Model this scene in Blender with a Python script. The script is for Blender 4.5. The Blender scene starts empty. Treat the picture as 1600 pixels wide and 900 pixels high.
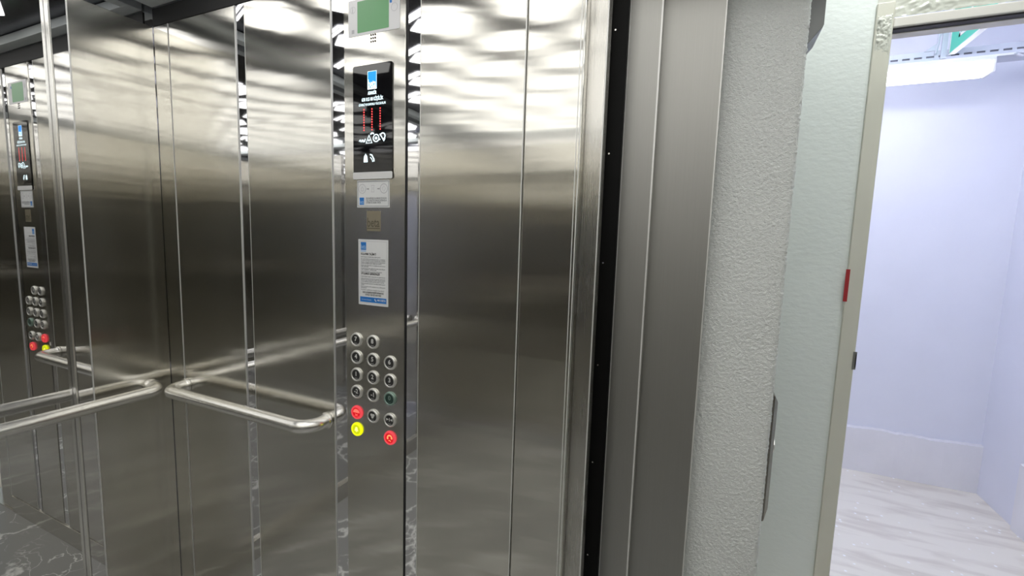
import bpy, bmesh, math, random
from mathutils import Vector, noise

random.seed(4)
C = bpy.context.scene.collection
S = 0.94            # distance from the camera to the front wall of the car, metres
FZ = 1.535          # camera height above the floor in units of S


def W(x, y, z):
    """plan units (front wall at y = 1, eye level z = 0) to metres"""
    return Vector((x * S, y * S, (z + FZ) * S))


def mm(v):
    return v / 1000.0 / S


# ------------------------------------------------------------------ materials
def new_mat(name):
    m = bpy.data.materials.new(name)
    m.use_nodes = True
    nt = m.node_tree
    return m, nt, nt.nodes['Principled BSDF']


def simple(name, col, rough=.5, metal=0.0, emit=None, strength=0.0, spec=.5):
    m, nt, b = new_mat(name)
    b.inputs['Base Color'].default_value = (*col, 1)
    b.inputs['Roughness'].default_value = rough
    b.inputs['Metallic'].default_value = metal
    b.inputs['Specular IOR Level'].default_value = spec
    if emit:
        b.inputs['Emission Color'].default_value = (*emit, 1)
        b.inputs['Emission Strength'].default_value = strength
    return m


def steel(name, col, rough, aniso, wave=.6, grain=.06):
    """brushed stainless sheet: vertical grain, so reflections smear sideways"""
    m, nt, b = new_mat(name)
    N, L = nt.nodes, nt.links
    geo = N.new('ShaderNodeNewGeometry')
    cr = N.new('ShaderNodeVectorMath'); cr.operation = 'CROSS_PRODUCT'
    L.new(geo.outputs['True Normal'], cr.inputs[0]); cr.inputs[1].default_value = (.010, .013, 1)
    L.new(cr.outputs[0], b.inputs['Tangent'])
    tc = N.new('ShaderNodeNewGeometry')
    # fine vertical grain
    mp = N.new('ShaderNodeMapping'); mp.inputs['Scale'].default_value = (700, 700, 6)
    L.new(tc.outputs['Position'], mp.inputs['Vector'])
    n1 = N.new('ShaderNodeTexNoise'); n1.inputs['Scale'].default_value = 1; n1.inputs['Detail'].default_value = 3
    L.new(mp.outputs[0], n1.inputs['Vector'])
    # broad unevenness of wiped metal
    n2 = N.new('ShaderNodeTexNoise'); n2.inputs['Scale'].default_value = 3.5; n2.inputs['Detail'].default_value = 4
    L.new(tc.outputs['Position'], n2.inputs['Vector'])
    mix = N.new('ShaderNodeMath'); mix.operation = 'MULTIPLY_ADD'
    L.new(n1.outputs['Fac'], mix.inputs[0]); mix.inputs[1].default_value = grain; mix.inputs[2].default_value = rough - grain / 2
    ad = N.new('ShaderNodeMath'); ad.operation = 'MULTIPLY_ADD'
    L.new(n2.outputs['Fac'], ad.inputs[0]); ad.inputs[1].default_value = .04; L.new(mix.outputs[0], ad.inputs[2])
    sb = N.new('ShaderNodeMath'); sb.operation = 'SUBTRACT'
    L.new(ad.outputs[0], sb.inputs[0]); sb.inputs[1].default_value = .02
    L.new(sb.outputs[0], b.inputs['Roughness'])
    ramp = N.new('ShaderNodeValToRGB')
    ramp.color_ramp.elements[0].position = .3; ramp.color_ramp.elements[1].position = .7
    ramp.color_ramp.elements[0].color = (*[c * .975 for c in col], 1); ramp.color_ramp.elements[1].color = (*[min(1, c * 1.02) for c in col], 1)
    L.new(n1.outputs['Fac'], ramp.inputs[0]); L.new(ramp.outputs[0], b.inputs['Base Color'])
    # slow waviness of the sheet
    mp3 = N.new('ShaderNodeMapping'); mp3.inputs['Scale'].default_value = (.3, .3, 14)
    L.new(tc.outputs['Position'], mp3.inputs['Vector'])
    n3 = N.new('ShaderNodeTexNoise'); n3.inputs['Scale'].default_value = 1; n3.inputs['Detail'].default_value = 2
    L.new(mp3.outputs[0], n3.inputs['Vector'])
    bp = N.new('ShaderNodeBump'); bp.inputs['Strength'].default_value = wave; bp.inputs['Distance'].default_value = .0007
    L.new(n3.outputs['Fac'], bp.inputs['Height']); L.new(bp.outputs[0], b.inputs['Normal'])
    b.inputs['Metallic'].default_value = 1
    b.inputs['Anisotropic'].default_value = aniso
    return m


def plaster(name, col, scale, dist, rough=.75, stretch=(1, 1, 1), strength=.8, tint=.04):
    m, nt, b = new_mat(name)
    N, L = nt.nodes, nt.links
    g = N.new('ShaderNodeNewGeometry')
    mp = N.new('ShaderNodeMapping'); mp.inputs['Scale'].default_value = stretch
    L.new(g.outputs['Position'], mp.inputs['Vector'])
    n = N.new('ShaderNodeTexNoise'); n.inputs['Scale'].default_value = scale; n.inputs['Detail'].default_value = 4
    L.new(mp.outputs[0], n.inputs['Vector'])
    bp = N.new('ShaderNodeBump'); bp.inputs['Strength'].default_value = strength; bp.inputs['Distance'].default_value = dist
    L.new(n.outputs['Fac'], bp.inputs['Height']); L.new(bp.outputs[0], b.inputs['Normal'])
    n2 = N.new('ShaderNodeTexNoise'); n2.inputs['Scale'].default_value = 4; n2.inputs['Detail'].default_value = 5
    L.new(g.outputs['Position'], n2.inputs['Vector'])
    r = N.new('ShaderNodeValToRGB')
    r.color_ramp.elements[0].position = .3; r.color_ramp.elements[1].position = .7
    r.color_ramp.elements[0].color = (*[c * (1 - tint) for c in col], 1); r.color_ramp.elements[1].color = (*[min(1, c * (1 + tint)) for c in col], 1)
    L.new(n2.outputs['Fac'], r.inputs[0]); L.new(r.outputs[0], b.inputs['Base Color'])
    b.inputs['Roughness'].default_value = rough
    return m


def marble():
    m, nt, b = new_mat('black_marble')
    N, L = nt.nodes, nt.links
    g = N.new('ShaderNodeNewGeometry')
    n = N.new('ShaderNodeTexNoise'); n.inputs['Scale'].default_value = 2.2; n.inputs['Detail'].default_value = 6
    L.new(g.outputs['Position'], n.inputs['Vector'])
    mx = N.new('ShaderNodeMix'); mx.data_type = 'VECTOR'; mx.inputs['Factor'].default_value = .55
    L.new(g.outputs['Position'], mx.inputs[4]); L.new(n.outputs['Color'], mx.inputs[5])
    outs = []
    for sc, w0, w1 in ((5.5, .0, .03), (12, .0, .018)):
        v = N.new('ShaderNodeTexVoronoi'); v.feature = 'DISTANCE_TO_EDGE'; v.inputs['Scale'].default_value = sc * .7
        L.new(mx.outputs[1], v.inputs['Vector'])
        r = N.new('ShaderNodeValToRGB')
        r.color_ramp.elements[0].position = w0; r.color_ramp.elements[0].color = (.92, .92, .90, 1)
        r.color_ramp.elements[1].position = w1; r.color_ramp.elements[1].color = (.34, .34, .335, 1)
        L.new(v.outputs['Distance'], r.inputs[0]); outs.append(r)
    msk = N.new('ShaderNodeTexNoise'); msk.inputs['Scale'].default_value = 4; L.new(g.outputs['Position'], msk.inputs['Vector'])
    mr = N.new('ShaderNodeValToRGB'); mr.color_ramp.elements[0].position = .45; mr.color_ramp.elements[1].position = .6
    L.new(msk.outputs['Fac'], mr.inputs[0])
    li = N.new('ShaderNodeMix'); li.data_type = 'RGBA'; li.blend_type = 'LIGHTEN'
    L.new(mr.outputs[0], li.inputs[0]); L.new(outs[0].outputs[0], li.inputs[6]); L.new(outs[1].outputs[0], li.inputs[7])
    L.new(li.outputs[2], b.inputs['Base Color'])
    b.inputs['Roughness'].default_value = .24
    return m


def concrete():
    m, nt, b = new_mat('hall_floor_screed')
    N, L = nt.nodes, nt.links
    g = N.new('ShaderNodeNewGeometry')
    mp = N.new('ShaderNodeMapping'); mp.inputs['Scale'].default_value = (1.8, 8, 1); mp.inputs['Rotation'].default_value = (0, 0, .25)
    L.new(g.outputs['Position'], mp.inputs['Vector'])
    n = N.new('ShaderNodeTexNoise'); n.inputs['Scale'].default_value = 1.6; n.inputs['Detail'].default_value = 7; n.inputs['Distortion'].default_value = .4
    L.new(mp.outputs[0], n.inputs['Vector'])
    r = N.new('ShaderNodeValToRGB')
    for e, (p, c) in zip(r.color_ramp.elements, ((.34, (.72, .665, .59, 1)), (.52, (.86, .815, .73, 1)))):
        e.position = p; e.color = c
    L.new(n.outputs['Fac'], r.inputs[0])
    v = N.new('ShaderNodeTexVoronoi'); v.inputs['Scale'].default_value = 17; v.inputs['Randomness'].default_value = 1
    L.new(g.outputs['Position'], v.inputs['Vector'])
    sp = N.new('ShaderNodeValToRGB'); sp.color_ramp.elements[0].position = .07; sp.color_ramp.elements[0].color = (1, 1, 1, 1)
    sp.color_ramp.elements[1].position = .13; sp.color_ramp.elements[1].color = (0, 0, 0, 1)
    L.new(v.outputs['Distance'], sp.inputs[0])
    mx = N.new('ShaderNodeMix'); mx.data_type = 'RGBA'
    L.new(sp.outputs[0], mx.inputs[0]); L.new(r.outputs[0], mx.inputs[6]); mx.inputs[7].default_value = (1, 1, 1, 1)
    L.new(mx.outputs[2], b.inputs['Base Color'])
    b.inputs['Roughness'].default_value = .6
    return m


M = {}
STEELCOL = (.645, .63, .585)
M['brushed'] = steel('brushed_steel', STEELCOL, .142, 1.0, wave=1.0, grain=.02)
M['brushed_door'] = steel('brushed_door_steel', (.57, .555, .52), .27, 1.0, wave=.5, grain=.03)
M['landing_steel'] = steel('matt_landing_steel', (.50, .495, .47), .60, .6, wave=.2, grain=.03)
M['polished'] = simple('mirror_polished_steel', (.80, .80, .82), .03, 1)
M['mirror'] = simple('grey_mirror', (.72, .72, .72), .012, 1)
M['satin'] = simple('satin_tube_steel', (.80, .79, .76), .24, .95)
M['edge'] = simple('edge_glint_metal', (.80, .80, .78), .45, .55)  # pale metal standing in for light caught along sheet edges
M['chrome'] = simple('button_chrome', (.78, .77, .74), .2, 1)
M['ringsteel'] = simple('button_ring', (.82, .81, .78), .28, .65)
M['shaft_black'] = simple('black_rubber', (.004, .004, .004), .5, spec=.12)
M['cove'] = simple('black_cove', (.012, .012, .013), .6)
M['cornice'] = simple('grey_cornice', (.72, .77, .78), .4)
M['dark_ceiling'] = simple('dark_ceiling_sheet', (.10, .10, .125), .22, .8)
M['car_light'] = simple('ceiling_diffuser', (.9, .9, .9), .5, emit=(1, .99, .95), strength=3.25)
M['floor'] = marble()
M['hall_floor'] = concrete()
M['pier'] = plaster('rough_white_plaster', (.90, .93, .915), 360, .0032, .8, (1, 1, 1.5), 1.0, .02)
M['landing_wall'] = plaster('painted_landing_wall', (.84, .88, .85), 38, .0018, .6, (1, 1, 1.7), .8, .02)
M['hall_wall'] = plaster('white_hall_wall', (.78, .79, .88), 30, .001, .7, (1, 1, 1), .3, .015)
M['plinth'] = plaster('rough_hall_plinth', (.82, .81, .85), 22, .004, .75, (1, 1, 1), .5, .03)
M['frame'] = plaster('beige_gloss_paint', (.70, .68, .59), 45, .0010, .35, (1, 1, .5), .5, .05)
M['lump'] = plaster('lumpy_cream_paint', (.66, .66, .59), 55, .003, .22, (1, 1, 1), .6, .03)
M['head'] = simple('cream_frame_paint', (.74, .70, .65), .45)
M['gasket'] = simple('dark_gasket', (.035, .03, .035), .6)
M['white'] = simple('white_plastic', (.80, .80, .80), .4)
M['paper'] = simple('white_sticker', (.80, .81, .82), .45)
M['silverlabel'] = simple('silver_label', (.72, .72, .74), .35, .2)
M['green'] = simple('green_film', (.16, .42, .19), .3)
M['ink'] = simple('black_ink', (.04, .04, .045), .6)
M['greyink'] = simple('grey_ink', (.27, .28, .30), .6)
M['paleink'] = simple('pale_grey_ink', (.50, .50, .53), .6)
M['blue'] = simple('blue_print', (.02, .20, .62), .5)
M['lightblue'] = simple('light_blue_print', (.30, .52, .85), .5)
M['glass'] = simple('black_display_glass', (.006, .006, .007), .03)
M['led_red'] = simple('red_led', (.3, .01, .01), .5, emit=(1, .06, .06), strength=2.2)
M['led_white'] = simple('white_led', (.5, .5, .5), .5, emit=(.72, .93, 1), strength=1.5)
M['led_blue'] = simple('blue_led', (.02, .1, .4), .5, emit=(.0, .26, 1), strength=1.25)
M['btn_face'] = simple('dark_button_face', (.045, .045, .044), .35, .2)
M['btn_glyph'] = simple('silver_glyph', (.80, .80, .78), .4, .1)
M['btn_red'] = simple('lit_red_button', (.10, .004, .006), .7, emit=(.60, .004, .012), strength=1)
M['btn_redring'] = simple('lit_red_ring', (.16, .02, .025), .6, emit=(.72, .055, .07), strength=1)
M['btn_orange'] = simple('lit_orange_glyph', (.5, .2, .1), .4, emit=(1, .36, .13), strength=1)
M['btn_redglyph'] = simple('lit_pale_red_glyph', (.4, .1, .1), .4, emit=(.95, .15, .10), strength=1)
M['btn_yellow'] = simple('lit_yellow_button', (.2, .2, .01), .6, emit=(.52, .58, .0), strength=1)
M['btn_yring'] = simple('lit_yellow_ring', (.3, .3, .01), .5, emit=(.78, .84, .0), strength=1)
M['btn_yglyph'] = simple('lit_yellow_glyph', (.9, .9, .3), .4, emit=(1, 1, .22), strength=1.1)
M['btn_green'] = simple('green_button_ring', (.30, .42, .37), .3, .4)
M['btn_greenface'] = simple('green_button_face', (.05, .10, .085), .3, .5)
M['bronze'] = simple('champagne_plate', (.46, .41, .31), .35, .85)
M['bronze_dark'] = simple('etched_bronze', (.20, .18, .13), .5, .6)
M['red'] = simple('red_sticker', (.38, .02, .025), .5)
M['box_grey'] = simple('grey_box_metal', (.25, .26, .26), .45, .3)
M['plate_steel'] = simple('call_plate_steel', (.34, .32, .29), .25, 1)
M['zinc'] = simple('strike_zinc', (.42, .42, .40), .35, .9)
M['tube'] = simple('fluorescent_diffuser', (.9, .9, .9), .5, emit=(.90, .93, 1), strength=5)
M['tube_added'] = simple('added_hall_tube', (.9, .9, .9), .5, emit=(.91, .935, 1), strength=20)  # diffuser of the added, unseen hall light
M['tube_body'] = simple('fixture_body', (.75, .75, .80), .5)
M['tray'] = simple('galvanised_tray', (.56, .58, .66), .5, .2)
M['exit_green'] = simple('exit_green', (.05, .42, .30), .4, emit=(.05, .55, .40), strength=.25)
M['slot_shade'] = simple('slot_shade_grey', (.16, .16, .20), .5)  # dark grey standing in for shade behind the tray slots
M['cable'] = simple('pale_cable', (.62, .62, .70), .5)
M['landing_lamp'] = simple('landing_lamp', (.9, .9, .9), .5, emit=(.97, 1, .965), strength=40)


# ------------------------------------------------------------------ builders
def obj(name, bm, m, parent=None, smooth=None):
    me = bpy.data.meshes.new(name)
    bmesh.ops.recalc_face_normals(bm, faces=bm.faces)
    bm.to_mesh(me); bm.free()
    me.materials.append(m)
    if smooth is not None:
        for p in me.polygons:
            p.use_smooth = True
        me.set_sharp_from_angle(angle=math.radians(smooth))
    o = bpy.data.objects.new(name, me)
    C.objects.link(o)
    if parent is not None:
        o.parent = parent
        o.matrix_parent_inverse = parent.matrix_basis.inverted()
    return o


def empty(name, loc):
    o = bpy.data.objects.new(name, None)
    o.empty_display_size = .05
    C.objects.link(o); o.location = loc
    return o


def tag(o, label=None, cat=None, group=None, kind=None):
    for k, v in (('label', label), ('category', cat), ('group', group), ('kind', kind)):
        if v:
            o[k] = v
    return o


def struct(o):
    o['kind'] = 'structure'
    return o


def B():
    return bmesh.new()


def box(bm, x0, x1, y0, y1, z0, z1, bev=0, seg=2):
    """box between two corners in plan units, edges rounded by bev millimetres"""
    a, b = W(x0, y0, z0), W(x1, y1, z1)
    vs = [bm.verts.new((x, y, z)) for x in (a.x, b.x) for y in (a.y, b.y) for z in (a.z, b.z)]
    q = ((0, 1, 3, 2), (4, 6, 7, 5), (0, 4, 5, 1), (2, 3, 7, 6), (0, 2, 6, 4), (1, 5, 7, 3))
    fs = [bm.faces.new([vs[i] for i in f]) for f in q]
    if bev:
        es = list({e for f in fs for e in f.edges})
        bmesh.ops.bevel(bm, geom=es, offset=bev / 1000, segments=seg, profile=.5, affect='EDGES')


def prism(bm, pts, y0, y1):
    """outline in x, z (plan units) extruded from y0 to y1"""
    a = [bm.verts.new(W(x, y0, z)) for x, z in pts]
    b = [bm.verts.new(W(x, y1, z)) for x, z in pts]
    n = len(pts)
    bm.faces.new(a); bm.faces.new(list(reversed(b)))
    for i in range(n):
        bm.faces.new((a[i], b[i], b[(i + 1) % n], a[(i + 1) % n]))


def ring(cx, cz, r, n=24, a0=0.0, a1=2 * math.pi, closed=True):
    k = n if closed else n + 1
    return [(cx + r * math.cos(a0 + (a1 - a0) * i / n), cz + r * math.sin(a0 + (a1 - a0) * i / n)) for i in range(k)]


def stroke(bm, pts, w, y0, y1, closed=False):
    """a flat ribbon of width w along points in x, z"""
    n = len(pts)
    L, R = [], []
    for i in range(n):
        p = pts[i]
        if closed:
            q0, q1 = pts[i - 1], pts[(i + 1) % n]
        else:
            q0, q1 = pts[max(0, i - 1)], pts[min(n - 1, i + 1)]
        dx, dz = q1[0] - q0[0], q1[1] - q0[1]
        d = math.hypot(dx, dz) or 1
        nx, nz = -dz / d * w / 2, dx / d * w / 2
        L.append((p[0] + nx, p[1] + nz)); R.append((p[0] - nx, p[1] - nz))
    m = n if closed else n - 1
    for i in range(m):
        j = (i + 1) % n
        prism(bm, [L[i], L[j], R[j], R[i]], y0, y1)


def disc(bm, cx, cz, r, y0, y1, n=24):
    prism(bm, ring(cx, cz, r, n), y0, y1)


def rrect(x0, x1, z0, z1, r, n=5):
    pts = []
    for cx, cz, a in ((x1 - r, z1 - r, 0), (x0 + r, z1 - r, 90), (x0 + r, z0 + r, 180), (x1 - r, z0 + r, 270)):
        for i in range(n + 1):
            t = math.radians(a + 90 * i / n)
            pts.append((cx + r * math.cos(t), cz + r * math.sin(t)))
    return pts


def frame_line(bm, x0, x1, z0, z1, w, y0, y1):
    for a in ((x0, x1, z0, z0 + w), (x0, x1, z1 - w, z1), (x0, x0 + w, z0 + w, z1 - w), (x1 - w, x1, z0 + w, z1 - w)):
        prism(bm, [(a[0], a[2]), (a[1], a[2]), (a[1], a[3]), (a[0], a[3])], y0, y1)


def text(bm, s, x, z, size, y0, align='LEFT', width=None, bold=0.0, th=.3, height=None):
    """lettering on a face looking towards -y; x, z, size in plan units, base line at z"""
    cu = bpy.data.curves.new('lettering', 'FONT')
    cu.body = s; cu.size = 1.0; cu.offset = bold; cu.resolution_u = 2
    o = bpy.data.objects.new('lettering', cu)
    C.objects.link(o)
    dg = bpy.context.evaluated_depsgraph_get()
    me = bpy.data.meshes.new_from_object(o.evaluated_get(dg))
    bpy.data.objects.remove(o); bpy.data.curves.remove(cu)
    if not me.vertices:
        return
    xs = [v.co.x for v in me.vertices]
    lo, hi = min(xs), max(xs)
    kx = width / (hi - lo) if width else size
    kz = size
    if align == 'CENTER':
        x = x - (hi - lo) * kx / 2
    vm = {}
    for f in me.polygons:
        cor = []
        for i in f.vertices:
            if i not in vm:
                c = me.vertices[i].co
                vm[i] = bm.verts.new(W(x + (c.x - lo) * kx, y0 - mm(th), z + c.y * kz))
            cor.append(vm[i])
        try:
            bm.faces.new(cor)
        except ValueError:
            pass
    bpy.data.meshes.remove(me)


def sweep(bm, path, r, n=20, caps=True):
    """tube of radius r (plan units) along points in plan units"""
    P = [W(*p) for p in path]
    rr = r * S
    rings = []
    for i, p in enumerate(P):
        t = (P[min(i + 1, len(P) - 1)] - P[max(i - 1, 0)]).normalized()
        up = Vector((0, 0, 1))
        if abs(t.z) > .95:
            up = Vector((0, 1, 0))
        u = t.cross(up).normalized(); v = u.cross(t).normalized()
        rings.append([bm.verts.new(p + rr * (math.cos(2 * math.pi * k / n) * u + math.sin(2 * math.pi * k / n) * v)) for k in range(n)])
    for a, b in zip(rings, rings[1:]):
        for k in range(n):
            bm.faces.new((a[k], a[(k + 1) % n], b[(k + 1) % n], b[k]))
    if caps:
        bm.faces.new(rings[0]); bm.faces.new(list(reversed(rings[-1])))


def lathe_y(bm, cx, cz, prof, n=32):
    """profile of (radius, y) turned about an axis along y"""
    rows = []
    for r, y in prof:
        if r < 1e-6:
            rows.append([bm.verts.new(W(cx, y, cz))])
        else:
            rows.append([bm.verts.new(W(cx + r * math.cos(2 * math.pi * k / n), y, cz + r * math.sin(2 * math.pi * k / n))) for k in range(n)])
    for a, b in zip(rows, rows[1:]):
        for k in range(n):
            j = (k + 1) % n
            if len(a) == 1:
                bm.faces.new((a[0], b[j], b[k]))
            elif len(b) == 1:
                bm.faces.new((a[k], a[j], b[0]))
            else:
                bm.faces.new((a[k], a[j], b[j], b[k]))


# ------------------------------------------------------------------ the car shell
TOP = .70           # upper edge of the wall panels
CEIL = .80
XL, XR, YB = -1.85, 1.02, -1.15
XM = -1.875         # recessed mirror on the left wall

b = B(); box(b, XL - .06, XR + .04, YB - .04, 1.0, -FZ - .03, -FZ); struct(obj('floor', b, M['floor']))

# front wall: backing of polished steel, panels stand proud of it
b = B(); box(b, XL - .06, -.45, 1.003, 1.028, -FZ, CEIL)
wf = struct(obj('wall_front', b, M['polished']))
for x0, x1 in ((-1.85, -1.768), (-1.763, -1.422), (-1.379, -1.022), (-.718, -.425)):
    b = B(); box(b, x0 + .0005, x1, 1.0, 1.0031, -FZ + .095, TOP, 1.3, 3); obj('brushed_panel', b, M['brushed'], wf)
for x0, x1 in ((-1.7682, -1.7665), (-1.4240, -1.4220), (-1.3788, -1.3768), (-1.0240, -1.0220), (-.7178, -.7160), (-.4275, -.4250)):
    b = B(); box(b, x0, x1, .9996, 1.0031, -FZ + .095, TOP, .3); obj('edge_glint_strip', b, M['edge'], wf)  # thin pale strips added as the bright glint along panel edges
b = B(); box(b, -.7633, -.7600, .9995, 1.0029, -FZ + .095, TOP); obj('joint', b, M['cove'], wf)
b = B(); box(b, -1.85, -.425, .998, 1.003, -FZ, -FZ + .09, 1); obj('skirting', b, M['brushed'], wf)
b = B(); box(b, -1.85, -.425, 1.0, 1.0029, TOP + .002, CEIL - .04); obj('shadow_gap', b, M['cove'], wf)
b = B(); box(b, -.4245, XR, 1.0, 1.03, .62, CEIL); struct(obj('trim_1', b, M['brushed']))
b = B(); box(b, .80, XR, 1.0, 1.03, -FZ, .62); struct(obj('wall_front_return', b, M['brushed']))

# left wall: mirror with a polished edge strip, then a brushed panel up to the corner
b = B(); box(b, XL - .06, XM - .004, YB, 1.017, -FZ, CEIL)
wl = struct(obj('wall_left', b, M['polished']))
b = B(); box(b, XL - .0035, XL + .0004, .7655, .7675, -FZ + .095, TOP, .3); obj('edge_glint_strip', b, M['edge'], wl)  # pale strip for the glint on the panel edge
b = B(); box(b, XM - .004, XM, -.62, .720, -FZ + .095, TOP); obj('mirror_pane', b, M['mirror'], wl)
b = B(); box(b, XM - .003, XL - .0035, .7215, .727, -FZ + .095, TOP, 1.2); obj('mirror_edge_bead', b, M['satin'], wl)
b = B(); box(b, XM - .004, XL - .0030, .7275, .999, -FZ + .095, TOP); obj('mirror_strip', b, M['polished'], wl)
b = B(); box(b, XL - .0030, XL, .766, .999, -FZ + .095, TOP, 1.3, 3); obj('brushed_panel', b, M['brushed'], wl)
b = B(); box(b, XM - .003, XL, YB, -.622, -FZ + .095, TOP, 2.2, 3); obj('brushed_panel', b, M['brushed'], wl)
b = B(); box(b, XM - .003, XL - .006, YB, .997, -FZ, -FZ + .0945, 1); obj('skirting', b, M['brushed'], wl)

b = B(); box(b, XL - .06, XR + .04, YB - .04, YB, -FZ, CEIL)
wr = struct(obj('wall_rear', b, M['polished']))
for x0, x1 in ((-1.85, -1.3), (-1.25, -.7), (-.65, -.1), (-.05, .48), (.53, 1.0)):
    b = B(); box(b, x0, x1, YB, YB + .018, -FZ + .095, TOP, 2); obj('brushed_panel', b, M['brushed'], wr)
b = B(); box(b, XR, XR + .04, YB, 1.0, -FZ, CEIL); struct(obj('wall_right', b, M['brushed']))

# ceiling: dark sheet with back-lit hexagons and chevron slots
b = B(); box(b, XL - .06, XR + .04, YB - .04, 1.03, CEIL, CEIL + .03)
ce = struct(obj('ceiling', b, M['dark_ceiling']))
b = B()
for x0, x1, y0, y1 in ((XL, XR, .955, 1.0), (XL, XR, YB, YB + .045), (XL, XL + .045, YB + .045, .955), (XR - .045, XR, YB + .045, .955)):
    box(b, x0, x1, y0, y1, CEIL - .036, CEIL - .002, 2)
obj('cornice', b, M['cornice'], ce)


def flat(bm, pts, z0, z1):
    a = [bm.verts.new(W(x, y, z0)) for x, y in pts]
    c = [bm.verts.new(W(x, y, z1)) for x, y in pts]
    n = len(pts)
    bm.faces.new(a); bm.faces.new(c)
    for i in range(n):
        bm.faces.new((a[i], a[(i + 1) % n], c[(i + 1) % n], c[i]))


b = B()
hx, hy = .145, .085
row = 0
y = .74
while y > YB + .1:
    x = XL + .27 + (.195 if row % 2 else 0)
    while x < XR - .2:
        flat(b, [(x - hx, y), (x - hx * .45, y - hy), (x + hx * .45, y - hy), (x + hx, y), (x + hx * .45, y + hy * .7), (x - hx * .45, y + hy * .7)], CEIL - .004, CEIL - .001)
        for k in (1, 2):
            o = .020 * k
            for sx in (-1, 1):
                p0 = (x, y + hy * .85 + o + .008); p1 = (x + sx * hx, y + hy * .25 + o)
                flat(b, [p0, p1, (p1[0], p1[1] + .010), (p0[0], p0[1] + .010)], CEIL - .004, CEIL - .001)
        x += .39
    y -= .255; row += 1
obj('light_panel', b, M['car_light'], ce)


# ------------------------------------------------------------------ handrails
def bend(p0, c, p1, n=10):
    """quarter turn from p0 to p1 about the corner point c (in plan)"""
    out = []
    for i in range(n + 1):
        t = i / n * math.pi / 2
        # centre of the arc is p0 + p1 - c
        ox, oy = p0[0] + p1[0] - c[0], p0[1] + p1[1] - c[1]
        out.append((ox + (p0[0] - ox) * math.cos(t) + (p1[0] - ox) * math.sin(t), oy + (p0[1] - oy) * math.cos(t) + (p1[1] - oy) * math.sin(t)))
    return out


RZ, RR = -.577, .0205


def handrail(label, a, bb, axis, wall, off, loc):
    """rail standing off a wall, both ends turned back into it"""
    root = empty('handrail', W(*loc))
    tag(root, label, 'handrail', 'handrails in the lift car')
    R = .05
    if axis == 'x':
        f = wall - off
        q = [(a, wall)] + bend((a, f + R), (a, f), (a + R, f)) + bend((bb - R, f), (bb, f), (bb, f + R)) + [(bb, wall)]
    else:
        f = wall + off
        q = [(wall, a)] + bend((f - R, a), (f, a), (f, a + R)) + bend((f, bb - R), (f, bb), (f - R, bb)) + [(wall, bb)]
    b = B(); sweep(b, [(x, y, RZ) for x, y in q], RR, 24); obj('grab_bar', b, M['satin'], root, 60)
    for e in (a, bb):
        b = B()
        if axis == 'x':
            lathe_y(b, e, RZ, [(RR, wall - .012), (RR + .004, wall - .0125), (RR + .0055, wall - .009), (RR + .0055, wall - .001), (RR, wall - .0005)], 28)
        else:
            pr = [(RR, .012), (RR + .004, .0125), (RR + .0055, .009), (RR + .0055, .001), (RR, .0005)]
            rows = [[b.verts.new(W(wall + h, e + r * math.cos(2 * math.pi * k / 28), RZ + r * math.sin(2 * math.pi * k / 28))) for k in range(28)] for r, h in pr]
            for u, v in zip(rows, rows[1:]):
                for k in range(28):
                    b.faces.new((u[k], u[(k + 1) % 28], v[(k + 1) % 28], v[k]))
        obj('collar', b, M['chrome'], root, 40)
    return root


handrail('satin steel tube handrail on the brushed wall beside the button panel', -1.752, -1.056, 'x', 1.0, .075, (-1.4, 1.0, RZ))
handrail('satin steel tube handrail running across the mirror on the left wall', -.55, .93, 'y', XL, .072, (XL, .2, RZ))

# ------------------------------------------------------------------ control panel
cp = empty('control_panel', W(-.868, 1.0, -.2))
tag(cp, 'tall brushed steel lift control panel with display and round floor buttons', 'control panel')
b = B(); box(b, -.974, -.7635, 1.0, 1.003, -FZ + .095, TOP, 1.2, 3); obj('faceplate', b, M['brushed'], cp)
F0 = 1.0


def sub(name, bm, m, parent, smooth=None):
    return obj(name, bm, m, parent, smooth)


# loudspeaker holes
b = B()
for i in range(3):
    for j in range(3):
        disc(b, -.8708 + .0070 * (i - 1), .5232 + .0085 * (j - 1), .0026, F0 - mm(.5), F0, 10)
sub('speaker_holes', b, M['shaft_black'], cp)

# display
DX0, DX1, DZ0, DZ1 = -.939, -.804, .172, .456
b = B(); prism(b, rrect(DX0, DX1, DZ0 - .018, DZ1, .006), F0 - mm(3), F0)
disp = sub('display_screen', b, M['glass'], cp)
b = B(); prism(b, rrect(DX0 - .001, DX1 + .001, DZ0 - .019, DZ0, .004), F0 - mm(4.2), F0 - mm(2.9)); sub('screen_sill', b, M['white'], disp)
Y0 = F0 - mm(3)
b = B(); prism(b, [(-.8865, .392), (-.857, .392), (-.857, .437), (-.8865, .437)], Y0 - mm(.3), Y0); sub('logo_tile', b, M['led_blue'], disp)
b = B(); text(b, 'beta', -.8718, .396, .030, Y0 - mm(.3), 'CENTER', width=.027, bold=.02)
prism(b, [(-.8865, .3915), (-.857, .3915), (-.857, .395), (-.8865, .395)], Y0 - mm(.5), Y0 - mm(.3))
frame_line(b, -.8872, -.8563, .391, .438, .001, Y0 - mm(.5), Y0 - mm(.3)); sub('logo_lettering', b, M['led_white'], disp)
b = B()
text(b, 'ASANSÖR', -.8718, .3775, .0125, Y0, 'CENTER', width=.030, bold=.03)
text(b, '630 KG 08 KİŞİLİK', -.871, .3615, .0125, Y0, 'CENTER', width=.074, bold=.025)
text(b, 'GÜVENLİ VE KONFORLU YOLCULUKLAR', -.872, .3495, .0085, Y0, 'CENTER', width=.093, bold=.02)
sub('screen_text', b, M['led_white'], disp)
for cx in (-.9005, -.8725, -.8445):
    b = B()
    for i in range(9):
        disc(b, cx, .285 + .0068 * i, .0019, Y0 - mm(.4), Y0, 10)
    sub('digit', b, M['led_red'], disp)
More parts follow.
